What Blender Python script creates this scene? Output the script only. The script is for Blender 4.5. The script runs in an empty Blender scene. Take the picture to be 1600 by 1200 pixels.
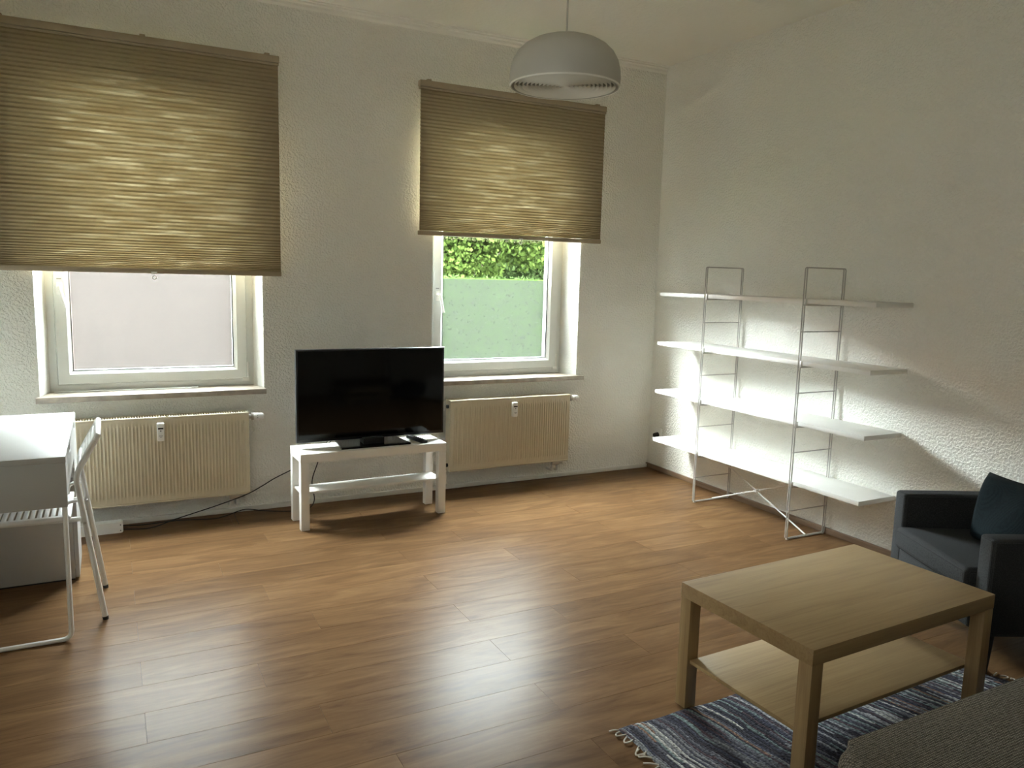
import bpy, bmesh, math, random
import numpy as np
from mathutils import Vector, Matrix
random.seed(7); rng = np.random.default_rng(7)
C = bpy.context.scene.collection
SC = bpy.context.scene
PI = math.pi

# ------------------------------------------------------------------ camera
cam = bpy.data.cameras.new('camera'); camo = bpy.data.objects.new('camera', cam); C.objects.link(camo)
cam.sensor_fit = 'HORIZONTAL'; cam.sensor_width = 36.0
cam.lens = 1213.894 / 1600 * 36.0
cam.clip_start = 0.02; cam.clip_end = 300
Rv = Vector((0.88797944, -0.45914872, 0.0259801)); Uv = Vector((0.04025685, 0.13388299, 0.99017914)); Fv = Vector((0.45811778, 0.87821284, -0.13736923))
M3 = Matrix((Rv, Uv, -Fv)).transposed()
camo.matrix_world = Matrix.Translation((-3.7975, -4.8965, 1.4842)) @ M3.to_4x4()
SC.camera = camo

# ------------------------------------------------------------------ view, world, sun, window portals
SC.view_settings.view_transform = 'Standard'; SC.view_settings.look = 'None'
SC.view_settings.gamma = 1.0; SC.view_settings.use_curve_mapping = False
SC.view_settings.exposure = 1.0
SKY = 102.0
w = bpy.data.worlds.new('world'); SC.world = w; w.use_nodes = True
bg = w.node_tree.nodes['Background']
bg.inputs[0].default_value = (0.94, 1.0, 1.05, 1); bg.inputs[1].default_value = SKY
sun = bpy.data.lights.new('sun', 'SUN'); sun.energy = 6.0; sun.angle = math.radians(22); sun.color = (1.0, 0.96, 0.88)   # sun behind thin cloud
suno = bpy.data.objects.new('sun', sun); C.objects.link(suno); suno.location = (-9, 6, 11)
suno.rotation_euler = Vector((.95, -.54, -1.15)).to_track_quat('-Z', 'Y').to_euler()
def portal(n, x0, x1, z0, z1, y):
    l = bpy.data.lights.new(n, 'AREA'); l.shape = 'RECTANGLE'; l.size = x1 - x0; l.size_y = z1 - z0
    l.cycles.is_portal = True
    o = bpy.data.objects.new(n, l); C.objects.link(o)
    o.location = ((x0 + x1) / 2, y, (z0 + z1) / 2); o.rotation_euler = (math.radians(-90), 0, 0)
    return o
portal('daylight_portal', -4.10, -3.00, 0.77, 2.70, 0.30)
portal('daylight_portal', -1.84, -0.76, 0.77, 2.70, 0.30)
po = portal('daylight_portal', -1.0, 1.0, 0.9, 2.4, 0); po.location = (-4.82, -4.1, 1.65); po.rotation_euler = (math.radians(-90), 0, math.radians(90))
cy = SC.cycles
cy.max_bounces = 14; cy.diffuse_bounces = 8; cy.glossy_bounces = 4; cy.transmission_bounces = 8; cy.transparent_max_bounces = 12
cy.sample_clamp_indirect = 12.0; cy.caustics_reflective = False; cy.caustics_refractive = False

# ------------------------------------------------------------------ mesh helpers
def fillet(pts, r, n=6, closed=False):
    pts = [Vector(p) for p in pts]; out = []; N = len(pts)
    for i, p in enumerate(pts):
        if not closed and i in (0, N - 1): out.append(p); continue
        a = pts[i - 1]; b = pts[(i + 1) % N]
        da = (a - p); db = (b - p); rr = min(r, da.length * .49, db.length * .49)
        s = p + da.normalized() * rr; e = p + db.normalized() * rr
        for k in range(n + 1):
            t = k / n; out.append((1 - t) ** 2 * s + 2 * t * (1 - t) * p + t * t * e)
    return out
class MB:
    def __init__(s): s.bm = bmesh.new()
    def box(s, x0, x1, y0, y1, z0, z1, bev=0.0, seg=2, M=None):
        v = [s.bm.verts.new((x, y, z)) for z in (z0, z1) for x, y in ((x0, y0), (x1, y0), (x1, y1), (x0, y1))]
        f = [(3, 2, 1, 0), (4, 5, 6, 7), (0, 1, 5, 4), (1, 2, 6, 5), (2, 3, 7, 6), (3, 0, 4, 7)]
        fs = [s.bm.faces.new([v[i] for i in q]) for q in f]
        vv = v
        if bev > 0:
            es = list({e for q in fs for e in q.edges})
            r = bmesh.ops.bevel(s.bm, geom=es, offset=bev, segments=seg, profile=.5, affect='EDGES')
            vv = list({x for q in r['faces'] for x in q.verts} | {x for x in v if x.is_valid})
        if M is not None: bmesh.ops.transform(s.bm, matrix=M, verts=[x for x in vv if x.is_valid])
        return vv
    def tube(s, pts, r, n=8, closed=False, caps=True, flat=None):
        pts = [Vector(p) for p in pts]; N = len(pts)
        rad = r if hasattr(r, '__len__') else [r] * N
        rings = []; up = None
        for i in range(N):
            a = pts[i - 1] if (i > 0 or closed) else pts[i]; b = pts[(i + 1) % N] if (i < N - 1 or closed) else pts[i]
            t = (b - a).normalized()
            if up is None:
                up = Vector((0, 0, 1)) if abs(t.z) < .9 else Vector((1, 0, 0))
            x = up.cross(t).normalized(); up = t.cross(x).normalized()
            fl = flat or 1.0
            rings.append([s.bm.verts.new(pts[i] + rad[i] * (math.cos(q) * x + math.sin(q) * up * fl)) for q in [2 * PI * k / n for k in range(n)]])
        M = N if closed else N - 1
        for i in range(M):
            a, b = rings[i], rings[(i + 1) % N]
            for k in range(n): s.bm.faces.new((a[k], a[(k + 1) % n], b[(k + 1) % n], b[k]))
        if caps and not closed:
            s.bm.faces.new(rings[0][::-1]); s.bm.faces.new(rings[-1])
    def cyl(s, a, b, r, n=16): s.tube([a, b], r, n)
    def lathe(s, prof, n=48, c=(0, 0, 0), closed=False):
        rings = []
        for (r, z) in prof:
            if r < 1e-6: rings.append([s.bm.verts.new((c[0], c[1], c[2] + z))])
            else: rings.append([s.bm.verts.new((c[0] + r * math.cos(2 * PI * k / n), c[1] + r * math.sin(2 * PI * k / n), c[2] + z)) for k in range(n)])
        L = len(rings)
        for i in range(L if closed else L - 1):
            a, b = rings[i], rings[(i + 1) % L]
            for k in range(n):
                k2 = (k + 1) % n
                if len(a) == 1 and len(b) == 1: continue
                if len(a) == 1: s.bm.faces.new((a[0], b[k], b[k2]))
                elif len(b) == 1: s.bm.faces.new((a[k2], a[k], b[0]))
                else: s.bm.faces.new((a[k], b[k], b[k2], a[k2]))
    def ring(s, x0, x1, z0, z1, prof):
        """mitred rectangular frame in the XZ plane; prof = closed list of (inset, y)"""
        L = []
        for (i, y) in prof:
            L.append([s.bm.verts.new(p) for p in ((x0 + i, y, z0 + i), (x1 - i, y, z0 + i), (x1 - i, y, z1 - i), (x0 + i, y, z1 - i))])
        n = len(L)
        for j in range(n):
            a, b = L[j], L[(j + 1) % n]
            for k in range(4): s.bm.faces.new((a[k], a[(k + 1) % 4], b[(k + 1) % 4], b[k]))
    def grid(s, P):
        """P[i][j] -> vertex positions"""
        V = [[s.bm.verts.new(p) for p in row] for row in P]
        for i in range(len(V) - 1):
            for j in range(len(V[0]) - 1):
                s.bm.faces.new((V[i][j], V[i + 1][j], V[i + 1][j + 1], V[i][j + 1]))
        return V
    def poly(s, pts): return s.bm.faces.new([s.bm.verts.new(p) for p in pts])
    def prism(s, outline, z0, z1, axis='z'):
        f = (lambda p, q: (p[0], p[1], q)) if axis == 'z' else ((lambda p, q: (p[0], q, p[1])) if axis == 'y' else (lambda p, q: (q, p[0], p[1])))
        a = [s.bm.verts.new(f(p, z0)) for p in outline]; b = [s.bm.verts.new(f(p, z1)) for p in outline]; n = len(a)
        s.bm.faces.new(a[::-1]); s.bm.faces.new(b)
        for k in range(n): s.bm.faces.new((a[k], a[(k + 1) % n], b[(k + 1) % n], b[k]))
    def xf(s, M): bmesh.ops.transform(s.bm, matrix=M, verts=s.bm.verts)
    def build(s, name, mat, parent=None, smooth=True, loc=None, fixn=True, ang=35):
        if fixn: bmesh.ops.recalc_face_normals(s.bm, faces=s.bm.faces)
        if smooth:
            lim = math.radians(ang)
            for f in s.bm.faces: f.smooth = True
            for e in s.bm.edges:
                e.smooth = not (len(e.link_faces) == 2 and e.calc_face_angle(0) > lim)
        me = bpy.data.meshes.new(name); s.bm.to_mesh(me); s.bm.free()
        me.materials.append(mat)
        o = bpy.data.objects.new(name, me); C.objects.link(o)
        if parent: o.parent = parent
        if loc: o.location = loc
        return o
def empty(name, loc=(0, 0, 0), rz=0.0):
    o = bpy.data.objects.new(name, None); C.objects.link(o); o.location = loc; o.rotation_euler = (0, 0, rz); o.empty_display_size = .1
    return o
def tag(o, label=None, cat=None, group=None, kind=None):
    if label: o['label'] = label
    if cat: o['category'] = cat
    if group: o['group'] = group
    if kind: o['kind'] = kind
    return o
def struct(o, label, cat): return tag(o, label, cat, kind='structure')

# ------------------------------------------------------------------ materials
def new_mat(name):
    m = bpy.data.materials.new(name); m.use_nodes = True
    nt = m.node_tree; b = nt.nodes['Principled BSDF']; return m, nt, b
def nd(nt, t, **kw):
    n = nt.nodes.new(t)
    for k, v in kw.items():
        if k.startswith('i_'): n.inputs[k[2:].replace('_', ' ')].default_value = v
        else: setattr(n, k, v)
    return n
def ramp(nt, stops):
    r = nt.nodes.new('ShaderNodeValToRGB'); e = r.color_ramp.elements
    while len(e) < len(stops): e.new(.5)
    for q, (p, c) in zip(e, stops): q.position = p; q.color = (*c, 1)
    return r
def paint(name, col, rough=.5, bump=0.0, bscale=200, var=.04, vscale=6, metallic=0, spec=.5, coat=0):
    m, nt, b = new_mat(name); L = nt.links.new
    tc = nd(nt, 'ShaderNodeTexCoord')
    n = nd(nt, 'ShaderNodeTexNoise', i_Scale=vscale, i_Detail=4.0); L(tc.outputs['Object'], n.inputs['Vector'])
    r = ramp(nt, [(.3, tuple(c * (1 - var) for c in col)), (.7, tuple(min(1, c * (1 + var)) for c in col))])
    L(n.outputs['Fac'], r.inputs[0]); L(r.outputs[0], b.inputs['Base Color'])
    b.inputs['Roughness'].default_value = rough; b.inputs['Metallic'].default_value = metallic
    b.inputs['Specular IOR Level'].default_value = spec; b.inputs['Coat Weight'].default_value = coat
    if bump > 0:
        n2 = nd(nt, 'ShaderNodeTexNoise', i_Scale=bscale, i_Detail=3.0); L(tc.outputs['Object'], n2.inputs['Vector'])
        bp = nd(nt, 'ShaderNodeBump', i_Strength=1.0, i_Distance=bump); L(n2.outputs['Fac'], bp.inputs['Height']); L(bp.outputs[0], b.inputs['Normal'])
    return m
M = {}
def plaster(name, col, dist, scale):
    m, nt, b = new_mat(name); L = nt.links.new
    g = nd(nt, 'ShaderNodeNewGeometry')
    n = nd(nt, 'ShaderNodeTexNoise', i_Scale=scale, i_Detail=2.5, i_Roughness=.45, i_Distortion=.4); L(g.outputs['Position'], n.inputs['Vector'])
    n1 = nd(nt, 'ShaderNodeTexNoise', i_Scale=1.2, i_Detail=3.0); L(g.outputs['Position'], n1.inputs['Vector'])
    r = ramp(nt, [(.3, tuple(c * .965 for c in col)), (.7, col)]); L(n1.outputs['Fac'], r.inputs[0]); L(r.outputs[0], b.inputs['Base Color'])
    mr = nd(nt, 'ShaderNodeMapRange', interpolation_type='SMOOTHSTEP'); mr.inputs[1].default_value = .38; mr.inputs[2].default_value = .66
    L(n.outputs['Fac'], mr.inputs[0])
    bp = nd(nt, 'ShaderNodeBump', i_Strength=1.0, i_Distance=dist); L(mr.outputs[0], bp.inputs['Height']); L(bp.outputs[0], b.inputs['Normal'])
    b.inputs['Roughness'].default_value = .75; b.inputs['Specular IOR Level'].default_value = .3
    return m
WALL = (.875, .865, .81)
M['wall'] = plaster('wall_plaster', WALL, .0032, 74)
M['ceil'] = plaster('ceiling_plaster', (.885, .87, .815), .0012, 40)
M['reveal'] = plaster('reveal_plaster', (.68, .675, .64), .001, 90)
M['upvc'] = paint('window_plastic', (.74, .755, .73), .3, var=.02)
M['gasket'] = paint('gasket_rubber', (.03, .03, .03), .6)
M['white'] = paint('white_lacquer', (.84, .83, .80), .38, var=.015)
M['whitemetal'] = paint('white_metal', (.74, .73, .70), .4, var=.02)
M['shelfmetal'] = paint('shelf_metal', (.46, .44, .41), .35, var=.03)
M['whiteplastic'] = paint('white_plastic', (.82, .81, .78), .42, var=.02)
M['radiator'] = paint('radiator_enamel', (.60, .53, .39), .4, var=.03)
M['raddark'] = paint('radiator_inside', (.10, .085, .06), .7)
M['black'] = paint('black_plastic', (.008, .008, .009), .35, spec=.35)
M['blackmatte'] = paint('black_matte', (.010, .010, .012), .6)
M['gloss'] = paint('black_gloss', (.003, .003, .003), .12, var=0, spec=.18)
M['greymark'] = paint('grey_print', (.25, .25, .25), .6)
M['chrome'] = paint('dull_steel', (.55, .53, .50), .35, metallic=1)
M['bronze'] = paint('blind_rail_paint', (.36, .29, .20), .5, var=.04)
M['lamp'] = paint('lamp_enamel', (.52, .50, .45), .5, var=.01)
M['lampring'] = paint('lamp_ring_white', (.86, .84, .78), .45, var=.01)
M['deskwhite'] = paint('desk_white', (.47, .462, .445), .5, var=.02, spec=.3)
M['seatwhite'] = paint('seat_plastic', (.85, .85, .84), .4, var=.01)

def wood(name, cols, scale, stretch, rough, axis=0, bump=.0003, rnd=True, spec=.5, tint=None, fine=1.0, finemix=.38):
    m, nt, b = new_mat(name); L = nt.links.new
    tc = nd(nt, 'ShaderNodeTexCoord'); oi = nd(nt, 'ShaderNodeObjectInfo')
    mp = nd(nt, 'ShaderNodeMapping'); s = [scale] * 3; s[axis] = scale / stretch; mp.inputs['Scale'].default_value = s
    L(tc.outputs['Object'], mp.inputs['Vector'])
    if rnd:
        mul = nd(nt, 'ShaderNodeVectorMath', operation='SCALE'); mul.inputs['Scale'].default_value = 37.0
        cx = nd(nt, 'ShaderNodeCombineXYZ'); L(oi.outputs['Random'], cx.inputs[0]); L(oi.outputs['Random'], cx.inputs[1]); L(oi.outputs['Random'], cx.inputs[2])
        L(cx.outputs[0], mul.inputs[0]); L(mul.outputs[0], mp.inputs['Location'])
    n = nd(nt, 'ShaderNodeTexNoise', i_Scale=1.0, i_Detail=7.0, i_Roughness=.62, i_Distortion=1.1); L(mp.outputs[0], n.inputs['Vector'])
    mp2 = nd(nt, 'ShaderNodeVectorMath', operation='MULTIPLY'); f = [7.0 * fine] * 3; f[axis] = 2.0; mp2.inputs[1].default_value = f
    L(mp.outputs[0], mp2.inputs[0])
    n2 = nd(nt, 'ShaderNodeTexNoise', i_Scale=1.0, i_Detail=3.0, i_Roughness=.6); L(mp2.outputs[0], n2.inputs['Vector'])
    mx = nd(nt, 'ShaderNodeMix', data_type='FLOAT'); mx.inputs[0].default_value = finemix; L(n.outputs['Fac'], mx.inputs[2]); L(n2.outputs['Fac'], mx.inputs[3])
    r = ramp(nt, [(.34, cols[0]), (.5, cols[1]), (.66, cols[2])]); L(mx.outputs[0], r.inputs[0])
    col = r.outputs[0]
    if rnd:
        hs = nd(nt, 'ShaderNodeHueSaturation'); mr = nd(nt, 'ShaderNodeMapRange'); mr.inputs[3].default_value = .93; mr.inputs[4].default_value = 1.07
        L(oi.outputs['Random'], mr.inputs[0]); L(mr.outputs[0], hs.inputs['Value']); L(col, hs.inputs['Color']); col = hs.outputs[0]
    L(col, b.inputs['Base Color'])
    rr = nd(nt, 'ShaderNodeMapRange'); rr.inputs[1].default_value = .3; rr.inputs[2].default_value = .7; rr.inputs[3].default_value = rough - .02; rr.inputs[4].default_value = rough + .025
    L(n2.outputs['Fac'], rr.inputs[0]); L(rr.outputs[0], b.inputs['Roughness'])
    bp = nd(nt, 'ShaderNodeBump', i_Strength=.6, i_Distance=bump); L(n2.outputs['Fac'], bp.inputs['Height']); L(bp.outputs[0], b.inputs['Normal'])
    b.inputs['Specular IOR Level'].default_value = spec
    return m
M['plank'] = wood('laminate_plank', ((.082, .0425, .019), (.124, .067, .0305), (.165, .096, .0455)), 11, 5, .315, bump=.00006, spec=.03, finemix=.24)
M['floorbase'] = paint('underlay', (.05, .03, .02), .8)
M['skirtwood'] = wood('skirting_wood', ((.12, .075, .045), (.19, .12, .075), (.26, .17, .11)), 14, 10, .4, axis=1, rnd=False)
M['oak'] = wood('oak_foil', ((.235, .148, .068), (.30, .20, .093), (.35, .243, .12)), 22, 14, .42, axis=0, rnd=False, bump=.00015)
M['oakleg'] = wood('oak_foil_leg', ((.215, .132, .06), (.275, .18, .082), (.33, .225, .107)), 26, 14, .42, axis=2, bump=.00015)
M['marble'] = paint('sill_stone', (.40, .35, .29), .3, var=.22, vscale=16)

def fabric(name, col, col2, scale, rough=.9, bump=.0006):
    m, nt, b = new_mat(name); L = nt.links.new
    tc = nd(nt, 'ShaderNodeTexCoord')
    a = nd(nt, 'ShaderNodeTexWave', wave_type='BANDS', bands_direction='X', i_Scale=scale, i_Distortion=2.0, i_Detail=1.0)
    c = nd(nt, 'ShaderNodeTexWave', wave_type='BANDS', bands_direction='Y', i_Scale=scale, i_Distortion=2.0, i_Detail=1.0)
    L(tc.outputs['Object'], a.inputs['Vector']); L(tc.outputs['Object'], c.inputs['Vector'])
    n = nd(nt, 'ShaderNodeTexNoise', i_Scale=scale * 2.2, i_Detail=4.0); L(tc.outputs['Object'], n.inputs['Vector'])
    mu = nd(nt, 'ShaderNodeMath', operation='MULTIPLY'); L(a.outputs['Fac'], mu.inputs[0]); L(c.outputs['Fac'], mu.inputs[1])
    ad = nd(nt, 'ShaderNodeMath', operation='ADD'); L(mu.outputs[0], ad.inputs[0]); L(n.outputs['Fac'], ad.inputs[1])
    r = ramp(nt, [(.45, col2), (1.0, col)]); L(ad.outputs[0], r.inputs[0]); L(r.outputs[0], b.inputs['Base Color'])
    bp = nd(nt, 'ShaderNodeBump', i_Strength=.8, i_Distance=bump); L(ad.outputs[0], bp.inputs['Height']); L(bp.outputs[0], b.inputs['Normal'])
    b.inputs['Roughness'].default_value = rough; b.inputs['Specular IOR Level'].default_value = .15
    return m
M['armfab'] = fabric('armchair_fabric', (.060, .062, .065), (.027, .028, .030), 140)
M['sofafab'] = fabric('sofa_fabric', (.20, .175, .14), (.058, .05, .04), 48, bump=.002)
M['pillow'] = fabric('pillow_velvet', (.006, .014, .018), (.003, .007, .010), 150)

FILL_TINT = .11  # glass tint that sets the fill light of the added left-wall window
def glass_mat(name='window_glass', c=(.93, .96, .94, 1)):
    m = bpy.data.materials.new(name); m.use_nodes = True; nt = m.node_tree; nt.nodes.clear(); L = nt.links.new
    o = nd(nt, 'ShaderNodeOutputMaterial'); t = nd(nt, 'ShaderNodeBsdfTransparent'); t.inputs[0].default_value = c
    g = nd(nt, 'ShaderNodeBsdfGlossy', i_Roughness=.02); lw = nd(nt, 'ShaderNodeLayerWeight', i_Blend=.5); pw = nd(nt, 'ShaderNodeMath', operation='POWER'); L(lw.outputs['Facing'], pw.inputs[0]); pw.inputs[1].default_value = 5
    f = nd(nt, 'ShaderNodeMath', operation='MULTIPLY_ADD'); L(pw.outputs[0], f.inputs[0]); f.inputs[1].default_value = .96; f.inputs[2].default_value = .035
    x = nd(nt, 'ShaderNodeMixShader'); L(f.outputs[0], x.inputs[0]); L(t.outputs[0], x.inputs[1]); L(g.outputs[0], x.inputs[2]); L(x.outputs[0], o.inputs[0])
    return m
M['glass'] = glass_mat()
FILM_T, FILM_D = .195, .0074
def film_mat(name, light_tint):
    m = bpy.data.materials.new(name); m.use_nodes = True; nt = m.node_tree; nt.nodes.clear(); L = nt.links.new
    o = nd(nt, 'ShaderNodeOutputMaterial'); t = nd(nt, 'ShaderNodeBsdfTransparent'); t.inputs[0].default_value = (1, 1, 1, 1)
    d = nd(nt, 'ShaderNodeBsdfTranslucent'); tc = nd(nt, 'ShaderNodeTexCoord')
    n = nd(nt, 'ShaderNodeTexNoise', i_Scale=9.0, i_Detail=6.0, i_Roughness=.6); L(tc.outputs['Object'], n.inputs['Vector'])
    r = ramp(nt, [(.3, tuple(FILM_D * .95 * v for v in light_tint)), (.7, tuple(FILM_D * 1.05 * v for v in light_tint))]); L(n.outputs['Fac'], r.inputs[0]); L(r.outputs[0], d.inputs[0])
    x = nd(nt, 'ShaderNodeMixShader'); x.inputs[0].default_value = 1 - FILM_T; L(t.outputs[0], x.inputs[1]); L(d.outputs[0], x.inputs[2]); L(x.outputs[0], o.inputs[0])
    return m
M['film_window_1'] = film_mat('frosted_film', (1.03, .985, .95)); M['film_window_2'] = film_mat('frosted_film', (1.34, 1.34, 1.30))  # outdoor light's colour and level put into each window's film tint
def blind_mat():
    m = bpy.data.materials.new('pleated_blind_cloth'); m.use_nodes = True; nt = m.node_tree; nt.nodes.clear(); L = nt.links.new
    o = nd(nt, 'ShaderNodeOutputMaterial'); tc = nd(nt, 'ShaderNodeTexCoord')
    mp = nd(nt, 'ShaderNodeMapping'); mp.inputs['Scale'].default_value = (3.6, 1, 38); L(tc.outputs['Object'], mp.inputs['Vector'])
    n = nd(nt, 'ShaderNodeTexNoise', i_Scale=1.0, i_Detail=3.0, i_Roughness=.7); L(mp.outputs[0], n.inputs['Vector'])
    n3 = nd(nt, 'ShaderNodeTexNoise', i_Scale=150.0, i_Detail=2.0); L(tc.outputs['Object'], n3.inputs['Vector'])
    ad = nd(nt, 'ShaderNodeMix', data_type='FLOAT'); ad.inputs[0].default_value = .22; L(n.outputs['Fac'], ad.inputs[2]); L(n3.outputs['Fac'], ad.inputs[3])
    k = .142
    r = ramp(nt, [(.38, (.026 * k, .0170 * k, .0062 * k)), (.52, (.042 * k, .0305 * k, .0130 * k)), (.66, (.118 * k, .096 * k, .055 * k))]); L(ad.outputs[0], r.inputs[0])
    t = nd(nt, 'ShaderNodeBsdfTranslucent'); L(r.outputs[0], t.inputs[0])
    d = nd(nt, 'ShaderNodeBsdfDiffuse'); d.inputs[0].default_value = (.30, .24, .155, 1)
    a = nd(nt, 'ShaderNodeAddShader'); L(t.outputs[0], a.inputs[0]); L(d.outputs[0], a.inputs[1]); L(a.outputs[0], o.inputs[0])
    return m
M['blind'] = blind_mat()

# ------------------------------------------------------------------ room shell
H = 3.065; X0, X1, Y0, Y1 = -4.60, 0.0, -5.60, 0.0; WT = .28
W1 = dict(x0=-4.146, x1=-2.962, f0=-4.104, f1=-2.996)
W2 = dict(x0=-1.865, x1=-.706, f0=-1.835, f1=-.757)
ZS, ZB, ZT = .765, .735, 2.70        # sill top, opening bottom, opening top
YF = .17                             # inner face of the window frames
b = MB()
xs = [X0 - .3, W1['x0'], W1['x1'], W2['x0'], W2['x1'], X1 + .3]; zs = [-.15, ZB, ZT, H + .15]
hole = {(1, 1), (3, 1)}
for y in (0.0,):
    V = {}
    def gv(i, j):
        if (i, j) not in V: V[(i, j)] = b.bm.verts.new((xs[i], y, zs[j]))
        return V[(i, j)]
    for i in range(5):
        for j in range(3):
            if (i, j) in hole: continue
            b.bm.faces.new((gv(i, j), gv(i + 1, j), gv(i + 1, j + 1), gv(i, j + 1)))
xo = [X0 - .3, W1['f0'], W1['f1'], W2['f0'], W2['f1'], X1 + .3]
for i in range(5):
    for j in range(3):
        if (i, j) in hole: continue
        b.poly([(xo[i], WT, zs[j]), (xo[i + 1], WT, zs[j]), (xo[i + 1], WT, zs[j + 1]), (xo[i], WT, zs[j + 1])])
for (a0, a1, z0, z1) in ((xs[0], xs[5], zs[0], zs[0]), (xs[0], xs[5], zs[3], zs[3])):
    b.poly([(a0, 0, z0), (a1, 0, z0), (a1, WT, z0), (a0, WT, z0)])
for a0 in (xs[0], xs[5]): b.poly([(a0, 0, zs[0]), (a0, WT, zs[0]), (a0, WT, zs[3]), (a0, 0, zs[3])])
wall_back = struct(b.build('wall_back', M['wall'], smooth=False, fixn=False), 'white textured plaster wall that holds the two windows', 'wall')
r = MB()
for Wd in (W1, W2):
    P = [(Wd['x0'], Wd['f0']), (Wd['x1'], Wd['f1'])]
    for (a, c) in P:
        r.poly([(a, 0, ZB), (c, YF, ZB), (c, YF, ZT), (a, 0, ZT)]); r.poly([(c, YF, ZB), (c, WT, ZB), (c, WT, ZT), (c, YF, ZT)])
    for z in (ZB, ZT):
        r.poly([(P[0][0], 0, z), (P[1][0], 0, z), (P[1][1], YF, z), (P[0][1], YF, z)])
        r.poly([(P[0][1], YF, z), (P[1][1], YF, z), (P[1][1], WT, z), (P[0][1], WT, z)])
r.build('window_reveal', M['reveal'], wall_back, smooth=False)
def slab(name, x0, x1, y0, y1, z0, z1, mat, label, cat):
    q = MB(); q.box(x0, x1, y0, y1, z0, z1); return struct(q.build(name, mat, smooth=False), label, cat)
slab('wall_right', X1, X1 + .3, Y0 - .3, Y1, -.15, H + .15, M['wall'], 'white textured plaster wall behind the shelving unit and armchair', 'wall')
W3 = (-5.1, -3.1, .9, 2.4)            # unseen window added in the left wall to fill the room with light
q = MB()
for (ya, yb_, za, zb) in ((Y0 - .3, W3[0], -.15, H + .15), (W3[1], Y1, -.15, H + .15), (W3[0], W3[1], -.15, W3[2]), (W3[0], W3[1], W3[3], H + .15)): q.box(X0 - .25, X0, ya, yb_, za, zb)
struct(q.build('wall_left', M['wall'], smooth=False), 'white plaster wall with an added fill-light window, beyond the left edge', 'wall')
slab('wall_front', X0, X1, Y0 - .3, Y0, -.15, H + .15, M['wall'], 'white plaster wall behind the viewer', 'wall')
slab('ceiling', X0, X1, Y0, Y1, H, H + .15, M['ceil'], 'white plaster ceiling over the room', 'ceiling')
floor = slab('floor', X0, X1, Y0, Y1, -.15, -.008, M['floorbase'], 'brown wood-look laminate floor laid in long planks', 'floor')
# planks: rows of 0.19 m along X
PW, PL, G = .19, 1.285, .00025
meshes = {}
def plank_mesh(lx, ly):
    key = (round(lx, 4), round(ly, 4))
    if key not in meshes:
        q = MB(); q.box(-lx / 2 + G, lx / 2 - G, -ly / 2 + G, ly / 2 - G, -.008, 0, 0)
        top = [e for e in q.bm.edges if all(v.co.z > -.001 for v in e.verts)]
        bmesh.ops.bevel(q.bm, geom=top, offset=.00045, segments=1, affect='EDGES')
        me = bpy.data.meshes.new('plank'); bmesh.ops.recalc_face_normals(q.bm, faces=q.bm.faces); q.bm.to_mesh(me); q.bm.free(); me.materials.append(M['plank']); meshes[key] = me
    return meshes[key]
k = 0; ytop = -1.997 + PW * 10   # row edges at y = -1.997 + n*0.19
row = 0
yy = ytop + PW
while yy > Y0:
    ya, yb = min(yy, Y1), max(yy - PW, Y0)
    if ya - yb > .004:
        n = round((yy - (-1.807)) / PW)
        off = -3.742 if n % 2 == 0 else -3.742 + PL * (.42 + .13 * math.sin(n * 2.1))
        x = off - PL * 2
        while x < X1:
            xa, xb = max(x, X0), min(x + PL, X1)
            if xb - xa > .02:
                o = bpy.data.objects.new('plank', plank_mesh(xb - xa, ya - yb)); C.objects.link(o)
                o.parent = floor; o.location = ((xa + xb) / 2, (ya + yb) / 2, 0)
            x += PL
    yy -= PW
# skirtings and the plaster strip under the ceiling
q = MB(); q.box(X1 - .018, X1, Y0, Y1 - .0, 0, .036, .003)
struct(q.build('baseboard_right', M['skirtwood']), 'low brown wooden skirting along the wall with the shelving unit', 'baseboard')
q = MB(); q.box(X0, X1 - .018, Y1 - .02, Y1, 0, .030, .003)
struct(q.build('baseboard_back', paint('skirting_white', (.74, .72, .67), .5)), 'low white-painted skirting under the windows', 'baseboard')
q = MB(); q.prism([(0, H), (-.034, H), (-.034, H - .008), (-.026, H - .011), (-.026, H - .020), (-.012, H - .026), (-.012, H - .040), (0, H - .052)], X0, X1, axis='x')
struct(q.build('trim_1', M['ceil']), 'narrow stepped plaster moulding where window wall meets ceiling', 'trim')

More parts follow.
